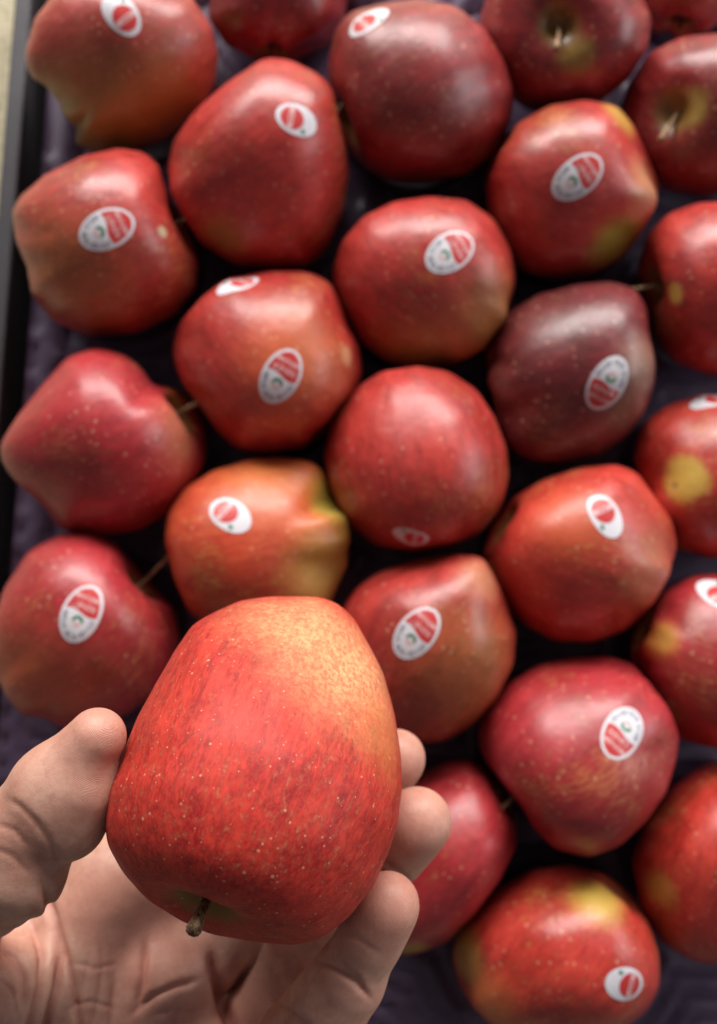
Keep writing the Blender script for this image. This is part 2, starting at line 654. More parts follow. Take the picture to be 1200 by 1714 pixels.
def make_apple(px, py, wpx, stem, pal, label, h=0.92, taper=0.12, lobe=0.06, seed=1, patches=(), stickers=(),
               asym=0.035, shear=0.0, shoulder=0.0, twist=0.0, depth=None, stem_len=0.018, stem_bend=0.004,
               nu=84, nv=64, zc=0.037, held=False, streak=0.8, group='apples in the tray', outline=None, stem_tip=None, scar=None, cav=0.8, sig=3.2):
    if outline is not None:
        O = np.array(outline, float)
        mc = (O.max(0) + O.min(0)) / 2
        outline = mc + (O - mc) * (1.0 if held else 1.022)
        O = outline
        px, py = (O.max(0) + O.min(0)) / 2
        wpx = math.sqrt(np.ptp(O[:, 0]) * np.ptp(O[:, 1]))
    if depth is None:
        c = at_plane(px, py, zc)
        dm = depth_of(c)
    else:
        c = at_depth(px, py, depth)
        dm = depth / 1000.0
    R0 = wpx / F_PX * dm / 2.0
    verts, faces, streakv, pole = apple_geo(R0, h, taper, lobe, seed, nu, nv, asym, shear, shoulder, cav)
    zax = (CAM_R @ Vector(stem)).normalized()
    q = zax.to_track_quat('Z', 'Y')
    rot = q.to_matrix() @ Matrix.Rotation(R(twist), 3, 'Z')
    # centre of the body along its axis
    off = rot @ Vector((0, 0, 0.04 * R0))
    if depth is None:
        low = min((rot @ Vector(v)).z for v in verts)
        c = at_plane(px, py, -low + 0.002)
    c = c + off
    M = Matrix.Translation(c) @ rot.to_4x4()
    if outline is not None:
        verts = sculpt(verts, M, outline, (px, py), 1.9 if held else sig)
    lowz = min((M @ Vector(v)).z for v in verts)
    root = bpy.data.objects.new('apple', None)
    C.objects.link(root)
    root.empty_display_size = 0.01
    root.location = (c.x, c.y, lowz)
    root['label'] = label
    root['category'] = 'apple'
    if group:
        root['group'] = group
    vv = [Vector(v) for v in verts]
    bvh = BVHTree.FromPolygons(vv, faces)
    Mi = M.inverted()
    pl = []
    for p in patches:
        o = Mi @ CAM_P
        d = (Mi.to_3x3() @ view_ray(p[0], p[1])).normalized()
        hit, nrm, _, _ = bvh.ray_cast(o, d)
        if hit is None:
            hit = bvh.find_nearest(o + d * (c - CAM_P).length)[0]
        pl.append((tuple(hit), p[2] / 1000.0, p[3], p[4] if len(p) > 4 else 0.35, p[5] if len(p) > 5 else 1.1))
    sc = None
    if scar:
        q = []
        for (a_, b_) in (scar[:2], scar[2:]):
            d = (Mi.to_3x3() @ view_ray(a_, b_)).normalized()
            q.append(bvh.ray_cast(Mi @ CAM_P, d)[0])
        sc = (tuple((q[0] + q[1]) / 2), tuple((q[1] - q[0]).normalized()), (q[1] - q[0]).length / 2)
    mat = apple_mat('apple_skin', pal, seed, pl, R0, held, streak, sc)
    body = mesh_obj('skin', verts, faces, mat, root)
    at = body.data.attributes.new('streak', 'FLOAT_VECTOR', 'POINT')
    at.data.foreach_set('vector', np.array(streakv, dtype=np.float32).ravel())
    at = body.data.attributes.new('pole', 'FLOAT_VECTOR', 'POINT')
    at.data.foreach_set('vector', np.array(pole, dtype=np.float32).ravel())
    ML = Matrix.Translation(-root.location) @ M
    body.matrix_local = ML
    # stem
    z0 = verts[0][2] - 0.0012
    sx0, sy0 = verts[0][0], verts[0][1]
    cx0, cy0 = verts[-1][0], verts[-1][1]
    bx = stem_bend
    if stem_len > 0:
        k = 1.25 if held else 1.0
        path = [(sx0 + bx * t * t, sy0 + 0.3 * bx * t, z0 + stem_len * t) for t in np.linspace(0, 1, 9)]
        if stem_tip:
            b0 = Vector((sx0, sy0, z0))
            tip = Mi @ at_depth(stem_tip[0], stem_tip[1], depth_of(M @ b0) * 1000 - stem_tip[2])
            mid = b0.lerp(tip, 0.5) + Vector((0, 0, 0.0015))
            path = [tuple(b0 * (1 - t) ** 2 + mid * 2 * t * (1 - t) + tip * t * t) for t in np.linspace(0, 1, 9)]
        k *= 0.85 if held else 0.72
        rad = [0.0017 * k, 0.0014 * k, 0.00125 * k, 0.0012 * k, 0.0012 * k, 0.00125 * k, 0.0014 * k, 0.0016 * k, 0.0018 * k]
        tv, tf = tube(path, rad, 10)
        s = mesh_obj('stem', tv, tf, M_STEM, root)
        s.matrix_local = ML
    # dried sepals in the calyx hollow
    zc0 = verts[-1][2] - 0.0005
    sv, sf = [], []
    for i in range(5):
        a = 2 * math.pi * i / 5 + seed
        ca, sa = math.cos(a), math.sin(a)
        o = len(sv)
        for (rr, w, dz) in ((0.001, 0.0016, 0.001), (0.004, 0.0012, -0.002), (0.003, 0.0003, -0.005)):
            for sgn, th_ in ((-1, 0), (1, 0), (1, 0.0004), (-1, 0.0004)):
                sv.append((cx0 + rr * ca - sgn * w * sa, cy0 + rr * sa + sgn * w * ca, zc0 + dz - th_))
        for g in range(2):
            for e in range(4):
                sf.append((o + g * 4 + e, o + g * 4 + (e + 1) % 4, o + g * 4 + 4 + (e + 1) % 4, o + g * 4 + 4 + e))
        sf.append((o + 8, o + 9, o + 10, o + 11))
    cx = mesh_obj('calyx', sv, sf, M_SEPAL, root, smooth=False)
    cx.matrix_local = ML
    for stt in stickers:
        add_sticker(root, bvh, M, *stt)
    APPLES.append((root, M, R0, bvh))
    return root, M, R0, bvh


YEL = (0.52, 0.34, 0.06)
OLV = (0.30, 0.22, 0.045)
TAN = (0.50, 0.24, 0.12)
GRN = (0.40, 0.36, 0.06)
ORG = (0.55, 0.16, 0.04)

# --- tray apples, top row to bottom
make_apple(0, 0, 0, (0.88, 0.42, 0.06), 'rose', 'rosy apple with a lumpy crown in the top left corner, sticker at its upper edge',
           h=0.92, lobe=0.06, taper=0.10, seed=3, sig=1.5, asym=0.05, patches=[(190, 225, 30, (*OLV, 0.75), 0.6), (75, 190, 20, (*OLV, 0.9), 0.5), (290, 190, 20, (*ORG, 0.5), 0.8)],
           stickers=[('B', 203, 22, 128)], stem_len=0,
           outline=[(46, 88), (62, 31), (100, -15), (170, -40), (260, -35), (320, 0), (351, 46), (362, 93), (357, 134), (336, 181), (289, 225), (233, 248), (171, 255), (126, 238), (128, 214), (108, 190), (98, 165), (84, 150), (58, 132), (48, 112)])
make_apple(0, 0, 0, (0.1, 0.9, 0.1), 'wine', 'dark stickerless apple cut by the top edge, left of the wine red apple', seed=5, stem_len=0,
           outline=[(350, 30), (360, -40), (410, -100), (480, -115), (545, -90), (580, -30), (575, 30), (545, 75), (490, 100), (430, 98), (380, 75)])
make_apple(0, 0, 0, (0.82, 0.48, 0.0), 'scarlet', 'bright red cone-shaped apple with a white sticker near its upper right shoulder',
           h=1.0, taper=0.06, lobe=0.015, seed=7, stickers=[('B', 497, 200, -20, 0.95)], stem_len=0.021, patches=[(375, 395, 9, (*OLV, 0.6), 0.7)],
           outline=[(284, 279), (295, 233), (331, 186), (382, 140), (439, 101), (481, 103), (532, 127), (556, 155), (563, 196), (576, 248), (581, 289), (571, 351), (548, 408), (517, 439), (455, 449), (393, 439), (336, 403), (310, 362), (289, 320)])
make_apple(0, 0, 0, (-0.88, -0.42, 0.05), 'wine', 'round dark wine apple at the top with a sticker on its upper left rim',
           seed=11, taper=0.06, h=0.96, lobe=0.02, stickers=[('B', 617, 33, 30)], stem_len=0,
           outline=[(553, 100), (565, 50), (590, 22), (640, 8), (700, 2), (760, 12), (810, 50), (840, 100), (857, 150), (853, 200), (830, 250), (780, 290), (710, 305), (650, 300), (605, 275), (575, 235), (560, 180), (552, 130)])
make_apple(0, 0, 0, (-0.26, -0.34, 0.90), 'wine', 'dark apple, stem hollow upward, cut by the top edge beside the wine red one',
           seed=13, patches=[(965, 92, 7, (*OLV, 0.8), 0.6)], cav=0.55, stem_len=0.012, stem_tip=(931, 82, 12),
           outline=[(800, 50), (830, -40), (900, -80), (990, -75), (1060, -30), (1087, 30), (1080, 80), (1050, 130), (1000, 170), (940, 190), (880, 180), (830, 140), (808, 100)])
make_apple(1160, -50, 200, (0.2, 0.9, 0.1), 'rose', 'dim apple of which only a lower edge shows in the top right corner', seed=17, stem_len=0)
make_apple(0, 0, 0, (-0.92, 0.36, 0.08), 'red', 'red apple with a yellow-green right corner and a tilted emblem sticker',
           seed=19, lobe=0.06, taper=0.10, h=0.98, patches=[(1030, 405, 11, (*GRN, 0.85), 0.6), (1085, 310, 11, (*TAN, 0.8), 0.6), (1040, 195, 8, (*YEL, 0.7), 0.6)],
           stickers=[('A', 968, 296, 38)], stem_len=0,
           outline=[(815, 300), (830, 255), (865, 210), (920, 180), (980, 170), (1030, 180), (1060, 215), (1080, 260), (1100, 310), (1095, 345), (1070, 390), (1040, 430), (990, 458), (930, 465), (880, 455), (840, 420), (820, 370)])
make_apple(0, 0, 0, (-0.66, -0.24, 0.70), 'wine', 'dull red apple, pale stem in its hollow, cut by the right edge near the top',
           seed=23, patches=[(1160, 180, 7, (*OLV, 0.9), 0.5)], cav=0.55, stem_len=0.013, stem_tip=(1105, 234, 11),
           outline=[(1040, 190), (1055, 140), (1090, 90), (1140, 65), (1200, 58), (1260, 80), (1300, 130), (1310, 200), (1290, 270), (1240, 315), (1170, 330), (1110, 315), (1065, 280), (1045, 235)])
make_apple(0, 0, 0, (0.96, 0.20, 0.05), 'red', 'red apple with a bumpy left end beside the tray rim, emblem sticker tilted right',
           seed=29, sig=1.8, lobe=0.035, taper=0.09, h=0.98, asym=0.045, patches=[(110, 470, 22, (*OLV, 0.35), 0.7), (272, 388, 2.2, (0.45, 0.4, 0.25, 0.8), 0.4)],
           stickers=[('A', 178, 383, 24)], stem_len=0.019,
           outline=[(23, 357), (36, 331), (78, 295), (140, 264), (196, 252), (238, 258), (264, 279), (274, 310), (293, 351), (315, 393), (331, 434), (325, 480), (290, 525), (225, 556), (150, 560), (90, 535), (55, 490), (48, 445), (30, 405)])
make_apple(0, 0, 0, (-0.75, 0.65, 0.05), 'red', 'red apple with an emblem sticker directly below the round dark wine apple',
           seed=31, h=0.92, taper=0.07, lobe=0.03, patches=[(830, 540, 18, (*OLV, 0.5), 0.8), (700, 590, 16, (*OLV, 0.35), 0.7)],
           stickers=[('A', 754, 421, 32)], stem_len=0,
           outline=[(560, 450), (575, 405), (610, 365), (660, 340), (720, 332), (780, 338), (825, 370), (852, 420), (860, 470), (845, 530), (810, 580), (760, 608), (700, 614), (645, 600), (605, 570), (575, 520), (562, 480)])
make_apple(0, 0, 0, (-0.95, 0.02, 0.12), 'red', 'red apple with a small yellow fleck cut by the right edge, its stem pointing left',
           seed=37, patches=[(1130, 492, 4.0, (*YEL, 0.85), 0.5, 1.2)], stem_len=0.023,
           outline=[(1068, 450), (1085, 395), (1120, 360), (1170, 342), (1230, 340), (1290, 370), (1325, 430), (1330, 500), (1305, 570), (1250, 615), (1190, 628), (1130, 605), (1098, 565), (1085, 525), (1078, 490)])
make_apple(0, 0, 0, (0.92, 0.25, 0.12), 'plum', 'darkest purple-red apple with an upside-down emblem sticker on its right side',
           seed=41, h=0.98, taper=0.10, lobe=0.05, patches=[(1078, 605, 11, (0.30, 0.16, 0.11, 0.7), 0.6), (1050, 680, 12, (0.2, 0.12, 0.08, 0.5), 0.6)],
           stickers=[('A', 1017, 643, 240)], stem_len=0.0,
           outline=[(815, 580), (849, 528), (900, 497), (962, 479), (1019, 474), (1060, 486), (1081, 517), (1084, 559), (1094, 610), (1091, 647), (1076, 688), (1045, 729), (1004, 760), (942, 776), (890, 771), (854, 750), (833, 709), (818, 647)])
make_apple(0, 0, 0, (0.75, -0.66, 0.05), 'scarlet', 'orange-red apple carrying two stickers, one on its face and one on its top edge',
           seed=43, h=0.94, taper=0.08, lobe=0.03, patches=[(500, 600, 20, (*ORG, 0.5), 0.8), (580, 595, 4, (*TAN, 0.8), 0.5)],
           stickers=[('A', 470, 630, 62), ('B', 398, 475, 190)], stem_len=0,
           outline=[(292, 580), (305, 540), (340, 500), (380, 470), (450, 457), (510, 458), (550, 475), (568, 510), (580, 550), (598, 580), (603, 620), (590, 670), (560, 715), (510, 748), (450, 758), (400, 750), (365, 720), (345, 690), (310, 645), (296, 610)])
make_apple(0, 0, 0, (0.93, 0.32, 0.12), 'crimson', 'dark crimson apple without a sticker at the left, notched at its stem end',
           seed=47, h=0.96, taper=0.08, lobe=0.02, patches=[(296, 668, 6, (*ORG, 0.8), 0.6), (305, 720, 13, (*TAN, 0.4), 0.7)], stem_len=0.020, stem_bend=0.002,
           outline=[(3, 745), (31, 698), (72, 647), (114, 600), (160, 585), (207, 596), (233, 616), (255, 645), (289, 650), (320, 676), (341, 719), (341, 771), (320, 817), (289, 853), (233, 884), (171, 895), (103, 884), (72, 843), (31, 807), (8, 776)])
make_apple(0, 0, 0, (0.12, -0.97, 0.12), 'scarlet', 'round bright red apple, plain face, a shaded sticker at its lower edge',
           seed=53, h=0.98, taper=0.03, lobe=0.01, stickers=[('B', 686, 900, 165, 0.8)], stem_len=0,
           outline=[(545, 760), (560, 700), (590, 655), (640, 625), (700, 616), (750, 625), (795, 655), (825, 700), (845, 750), (848, 800), (835, 850), (800, 890), (750, 915), (690, 925), (630, 910), (580, 870), (552, 815)])
make_apple(0, 0, 0, (0.8, 0.4, 0.1), 'bright', 'orange-red apple with a large yellow oval patch cut by the right edge',
           seed=59, lobe=0.03, patches=[(1146, 802, 9.5, (*YEL, 0.95), 0.30, 1.3), (1130, 812, 1.4, (0.22, 0.12, 0.03, 0.8), 0.5)], stickers=[('B', 1192, 669, 185)], stem_len=0,
           outline=[(1062, 760), (1080, 710), (1120, 680), (1180, 662), (1250, 665), (1300, 700), (1325, 760), (1325, 830), (1300, 890), (1250, 925), (1190, 932), (1130, 915), (1095, 880), (1070, 820)])
make_apple(0, 0, 0, (-0.95, -0.12, 0.05), 'orange', 'orange apple with yellow-green crown lobes at right, partly behind the held apple',
           seed=61, h=0.98, lobe=0.06, taper=0.12, patches=[(560, 850, 14, (*GRN, 0.9), 0.5), (540, 950, 16, (*GRN, 0.6), 0.7), (450, 800, 20, (*ORG, 0.6), 0.8)],
           stickers=[('B', 385, 861, -35, 1.0)], stem_len=0.0,
           outline=[(278, 905), (283, 860), (310, 820), (360, 790), (420, 772), (480, 770), (525, 778), (548, 805), (550, 832), (575, 858), (583, 900), (580, 940), (560, 985), (540, 1030), (470, 1060), (380, 1055), (320, 1025), (295, 970)])
make_apple(0, 0, 0, (0.76, 0.62, 0.05), 'crimson', 'red apple above the thumb with an upright emblem sticker, at the left edge',
           seed=67, h=1.0, lobe=0.06, taper=0.10, patches=[(60, 1150, 22, (*ORG, 0.4), 0.8)], stickers=[('A', 135, 1027, 66)], stem_len=0.034, stem_bend=0.003,
           outline=[(-8, 1040), (10, 985), (50, 925), (100, 898), (150, 893), (195, 912), (225, 950), (260, 985), (290, 1020), (298, 1070), (285, 1120), (250, 1165), (200, 1200), (140, 1216), (100, 1216), (80, 1200), (40, 1195), (10, 1160), (-10, 1110)])
make_apple(0, 0, 0, (-0.92, 0.35, 0.05), 'bright', 'orange-red apple with a tilted white sticker on its upper right shoulder',
           seed=71, h=0.94, lobe=0.04, taper=0.08, patches=[(950, 870, 14, (*ORG, 0.35), 0.8), (1100, 960, 14, (*TAN, 0.4), 0.7)], stickers=[('B', 1015, 863, -62, 1.0)], stem_len=0,
           outline=[(808, 930), (825, 880), (860, 835), (910, 805), (970, 785), (1030, 780), (1065, 795), (1090, 830), (1120, 870), (1130, 910), (1118, 960), (1090, 1010), (1050, 1050), (990, 1073), (930, 1070), (880, 1045), (840, 1000), (815, 960)])
make_apple(0, 0, 0, (0.60, 0.78, 0.0), 'red', 'brownish red apple right behind the held apple, emblem sticker tilted right',
           seed=73, h=0.98, taper=0.10, lobe=0.03, patches=[(800, 1130, 24, (*OLV, 0.35), 0.8), (810, 965, 9, (*TAN, 0.6), 0.7)], stickers=[('A', 696, 1060, 50)], stem_len=0.008,
           outline=[(600, 985), (640, 958), (700, 940), (760, 930), (805, 935), (825, 965), (845, 1010), (860, 1060), (855, 1110), (830, 1165), (790, 1210), (740, 1238), (690, 1240), (640, 1225), (600, 1190), (575, 1130), (565, 1070), (575, 1020)])
make_apple(0, 0, 0, (0.85, -0.4, 0.1), 'crimson', 'red apple with a yellow blotch and half a sticker, cut by the right edge',
           seed=79, lobe=0.03, patches=[(1103, 1072, 8, (*ORG, 0.95), 0.5), (1110, 1068, 5, (*YEL, 0.5), 0.6)], stickers=[('B', 1198, 990, 140)], stem_len=0,
           outline=[(1055, 1080), (1075, 1030), (1110, 990), (1160, 965), (1230, 960), (1290, 985), (1325, 1040), (1330, 1110), (1310, 1180), (1260, 1230), (1200, 1250), (1140, 1235), (1095, 1195), (1065, 1140)])
make_apple(0, 0, 0, (-0.86, -0.48, 0.05), 'crimson', 'crimson apple with a lopsided lower left, its emblem sticker upside down',
           seed=83, h=0.95, taper=0.07, lobe=0.03, stickers=[('A', 1042, 1226, 238)], stem_len=0.020,
           outline=[(802, 1231), (813, 1189), (849, 1148), (900, 1117), (962, 1104), (1019, 1102), (1061, 1117), (1086, 1148), (1117, 1189), (1133, 1231), (1128, 1272), (1112, 1324), (1076, 1375), (1035, 1412), (983, 1430), (931, 1417), (895, 1386), (875, 1350), (844, 1313), (813, 1272)])
make_apple(0, 0, 0, (0.68, 0.68, 0.05), 'crimson', 'long crimson apple partly hidden behind the fingertips, yellow at its lower end',
           seed=89, h=1.12, taper=0.12, lobe=0.03, patches=[(688, 1590, 7, (*YEL, 0.9), 0.5)], stem_len=0.014,
           outline=[(704, 1298), (750, 1275), (787, 1272), (818, 1293), (844, 1334), (862, 1375), (862, 1417), (833, 1474), (792, 1530), (745, 1577), (704, 1593), (668, 1595), (630, 1560), (610, 1500), (615, 1430), (640, 1360), (670, 1320)])
make_apple(0, 0, 0, (0.3, 0.9, 0.1), 'bright', 'orange-red stickerless apple cut by the right edge near the bottom',
           seed=97, lobe=0.03, patches=[(1103, 1490, 7, (*YEL, 0.7), 0.6)], stem_len=0,
           outline=[(1060, 1440), (1080, 1380), (1120, 1325), (1170, 1285), (1230, 1270), (1290, 1290), (1330, 1350), (1345, 1430), (1325, 1520), (1280, 1585), (1220, 1615), (1160, 1605), (1110, 1575), (1075, 1520)])
make_apple(0, 0, 0, (0.65, 0.72, 0.05), 'bright', 'orange-red apple with a yellow streak and round sticker, cut by the bottom edge',
           seed=101, h=1.02, taper=0.08, lobe=0.03, patches=[(1000, 1500, 10, (*YEL, 0.95), 0.6), (775, 1600, 10, (*YEL, 0.8), 0.6), (820, 1690, 14, (*ORG, 0.6), 0.6)],
           stickers=[('B', 1047, 1648, 170, 0.95)], stem_len=0,
           outline=[(760, 1600), (770, 1560), (800, 1520), (840, 1485), (890, 1458), (950, 1450), (1010, 1465), (1055, 1500), (1085, 1550), (1100, 1600), (1100, 1650), (1080, 1690), (1040, 1720), (960, 1745), (880, 1740), (820, 1710), (790, 1680), (770, 1640)])

# --- the apple in the hand
CREAM_SHEEN = (0.84, 0.48, 0.22)  # cream skin, with part of the upper right highlight put into the colour
root, HM, HR, HBVH = make_apple(0, 0, 0, (-0.24, -0.72, 0.66), 'held', 'large red and cream flecked apple held up in the hand', h=1.04, taper=0.14,
                                lobe=0.02, seed=103, cav=0.50, nu=220, nv=160, depth=248, held=True, streak=1.15, twist=20, stem_len=0.026, stem_bend=-0.004, stem_tip=(324, 1556, 17), scar=(297, 1252, 326, 1226),
                                patches=[(580, 1110, 19, (*CREAM_SHEEN, 0.80), 0.8, 1.3), (470, 1030, 13, (*CREAM_SHEEN, 0.45), 0.8, 1.2), (645, 1240, 10, (*ORG, 0.7), 0.7, 1.2)],
                                group=None,
                                outline=[(400, 1005), (350, 1028), (320, 1047), (290, 1090), (265, 1135), (230, 1200), (205, 1260), (180, 1320), (174, 1375), (180, 1415), (205, 1460), (245, 1505), (300, 1540), (350, 1563), (430, 1578), (490, 1583), (540, 1570), (585, 1535), (625, 1485), (650, 1430), (666, 1380), (673, 1320), (671, 1265), (661, 1195), (642, 1125), (617, 1075), (594, 1035), (568, 1012), (540, 1000), (510, 997), (450, 998)])

# ------------------------------------------------------------------ the hand
# Skeleton in picture coordinates and millimetres of distance from the lens, turned into millimetres in view space.
def vp(px, py, d):
    return np.array([(px - W_PX / 2) / F_PX * d, (H_PX / 2 - py) / F_PX * d, -d])


def cap(p, a, b, ra, rb):
    ba = b - a
    t = np.clip(((p - a) @ ba) / (ba @ ba), 0, 1)
    return np.linalg.norm(p - a - t[..., None] * ba, axis=-1) - (ra + (rb - ra) * t)


def smin(a, b, k):
    h = np.clip(0.5 + 0.5 * (b - a) / k, 0, 1)
    return b + (a - b) * h - k * h * (1 - h)


FINGERS = {
    'pinky': [((651, 1511), 243, 7.9), ((582, 1640), 249, 9.6), ((506, 1742), 259, 11.8), ((430, 1880), 282, 12.5)],
    'ring': [((700, 1374), 264, 9.6), ((612, 1478), 276, 9.8), ((496, 1622), 286, 11.6), ((412, 1765), 292, 12.5)],
    'middle': [((665, 1268), 280, 8.6), ((588, 1368), 294, 9.2), ((470, 1505), 301, 10.8), ((298, 1620), 289, 12.5)],
    'index': [((515, 1225), 302, 8.6), ((440, 1300), 305, 9.4), ((345, 1395), 303, 10.8), ((200, 1464), 287, 12.5)],
}
WRIST = vp(-90, 1960, 306)


def hand_prims():
    groups = {}
    for nm, js in FINGERS.items():
        pts = [(vp(*j[0], j[1]), j[2]) for j in js]
        prims = []
        for (a, ra), (b, rb) in zip(pts[:-1], pts[1:]):
            prims.append((a, b, ra, rb))
        # pads on the palm side of each phalanx
        for q, ((a, ra), (b, rb)) in enumerate(zip(pts[:-1], pts[1:])):
            m = a * 0.5 + b * 0.5 if q else a * 0.75 + b * 0.25
            nrm = np.array([-0.25, 0.25, 0.93])
            ax = (b - a) / np.linalg.norm(b - a)
            nrm = nrm - ax * (nrm @ ax)
            nrm /= np.linalg.norm(nrm)
            rr = (ra + rb) / 2
            L = np.linalg.norm(b - a)
            off, sh = (1.6, 0.3) if q else (0.9, 0.8)
            prims.append((m - ax * L * 0.16 + nrm * off, m + ax * L * 0.16 + nrm * off, rr - sh, rr - sh))
        groups[nm] = prims
    # thumb
    t0, t1, t2, t3 = vp(162, 1234, 226), vp(42, 1392, 232), vp(-95, 1560, 252), vp(-120, 1830, 285)
    groups['thumb'] = [(t0, t1 * 0.55 + t0 * 0.45, 7.3, 10.8), (t1 * 0.55 + t0 * 0.45, t1, 11.2, 11.0),
                       (vp(136, 1322, 228), vp(112, 1372, 229), 9.6, 10.2),
                       (t1, t2, 11.6, 13.5), (vp(38, 1462, 231), vp(-20, 1490, 238), 11.0, 12.0)]
    palm = []
    for nm in FINGERS:
        j = FINGERS[nm][3]
        palm.append((vp(*j[0], j[1] + 1), WRIST, j[2] + 0.6, 16.0))
    palm += [(t2, t3, 14.5, 19.0), (t3, WRIST, 19.0, 18.0),
             (vp(20, 1655, 270), vp(-60, 1800, 278), 14.5, 18.0),
             (vp(110, 1530, 292), vp(-70, 1620, 286), 13.0, 15.0),
             (vp(165, 1520, 283), vp(140, 1750, 280), 13.0, 15.0),
             (vp(205, 1500, 287), vp(305, 1640, 292), 12.5, 12.5),
             (vp(330, 1625, 307), vp(440, 1780, 309), 11.5, 12.5),
             (vp(372, 1600, 311), vp(445, 1700, 312), 11.0, 11.0),
             (vp(375, 1550, 313), vp(480, 1590, 315), 11.0, 11.0),
             (vp(272, 1640, 281), vp(210, 1800, 280), 13.0, 14.5),
             (vp(335, 1765, 279), vp(250, 1900, 281), 12.5, 16.0),
             (vp(420, 1860, 283), vp(100, 1990, 294), 12.5, 19.0),
             (WRIST, vp(-175, 2040, 310), 22.0, 22.5)]
    groups['palm'] = palm
    return groups


def eval_group(P, lo, h, shape, prims, k, big=60.0):
    F = np.full(shape, big, dtype=np.float32)
    for (a, b, ra, rb) in prims:
        rr = max(ra, rb) + 14.0
        i0 = np.maximum(((np.minimum(a, b) - rr - lo) / h).astype(int), 0)
        i1 = np.minimum(((np.maximum(a, b) + rr - lo) / h).astype(int) + 2, shape)
        if np.any(i1 <= i0):
            continue
        sl = tuple(slice(int(p), int(q)) for p, q in zip(i0, i1))
        g = np.stack(np.meshgrid(*[lo[c] + h * np.arange(i0[c], i1[c], dtype=np.float32) for c in range(3)], indexing='ij'), -1)
        d = cap(g.astype(np.float32), a.astype(np.float32), b.astype(np.float32), ra, rb)
        F[sl] = smin(F[sl], d.astype(np.float32), k)
    return F


def surface_nets(F, lo, h):
    S = F < 0
    nx, ny, nz = F.shape
    cnt = np.zeros((nx - 1, ny - 1, nz - 1), dtype=np.uint8)
    for dx in (0, 1):
        for dy in (0, 1):
            for dz in (0, 1):
                cnt += S[dx:nx - 1 + dx, dy:ny - 1 + dy, dz:nz - 1 + dz]
    cells = np.argwhere((cnt > 0) & (cnt < 8))
    vid = np.full(cnt.shape, -1, dtype=np.int64)
    vid[tuple(cells.T)] = np.arange(len(cells))
    acc = np.zeros((len(cells), 3))
    num = np.zeros(len(cells))
    cs = [np.array(c) for c in ((0, 0, 0), (1, 0, 0), (0, 1, 0), (1, 1, 0), (0, 0, 1), (1, 0, 1), (0, 1, 1), (1, 1, 1))]
    for i in range(8):
        for j in range(i + 1, 8):
            if np.abs(cs[i] - cs[j]).sum() != 1:
                continue
            fa = F[tuple((cells + cs[i]).T)]
            fb = F[tuple((cells + cs[j]).T)]
            m = (fa < 0) != (fb < 0)
            t = fa[m] / (fa[m] - fb[m])
            acc[m] += cs[i] + t[:, None] * (cs[j] - cs[i])
            num[m] += 1
    verts = lo + h * (cells + acc / num[:, None])
    faces = []
    for ax in range(3):
        u, v = [(1, 2), (2, 0), (0, 1)][ax]
        sh = [slice(None)] * 3
        s0, s1 = list(sh), list(sh)
        s0[ax] = slice(0, -1)
        s1[ax] = slice(1, None)
        ch = np.argwhere(S[tuple(s0)] != S[tuple(s1)])
        ok = (ch[:, u] > 0) & (ch[:, v] > 0) & (ch[:, u] < F.shape[u] - 1) & (ch[:, v] < F.shape[v] - 1)
        ch = ch[ok]
        eu, ev = np.zeros(3, int), np.zeros(3, int)
        eu[u] = 1
        ev[v] = 1
        q = np.stack([vid[tuple((ch - eu - ev).T)], vid[tuple((ch - ev).T)], vid[tuple(ch.T)], vid[tuple((ch - eu).T)]], -1)
        flip = ~S[tuple(ch.T)]
        q[flip] = q[flip][:, ::-1]
        faces.append(q)
    return verts, np.concatenate(faces)


def vnormals(V, Fq):
    a = V[Fq[:, 2]] - V[Fq[:, 0]]
    b = V[Fq[:, 3]] - V[Fq[:, 1]]
    fn = np.cross(a, b)
    N = np.zeros_like(V)
    for c in range(4):
        for k_ in range(3):
            N[:, k_] += np.bincount(Fq[:, c], fn[:, k_], minlength=len(V))
    return N / np.maximum(np.linalg.norm(N, axis=1), 1e-9)[:, None]


def laplace(V, Fq, it, lam=0.5):
    E = np.concatenate([Fq[:, [0, 1]], Fq[:, [1, 2]], Fq[:, [2, 3]], Fq[:, [3, 0]]])
    deg = np.bincount(E[:, 0], minlength=len(V)) + np.bincount(E[:, 1], minlength=len(V))
    for _ in range(it):
        A = np.zeros_like(V)
        for k_ in range(3):
            A[:, k_] = np.bincount(E[:, 0], V[E[:, 1], k_], minlength=len(V)) + np.bincount(E[:, 1], V[E[:, 0], k_], minlength=len(V))
        V = V + lam * (A / np.maximum(deg, 1)[:, None] - V)
    return V


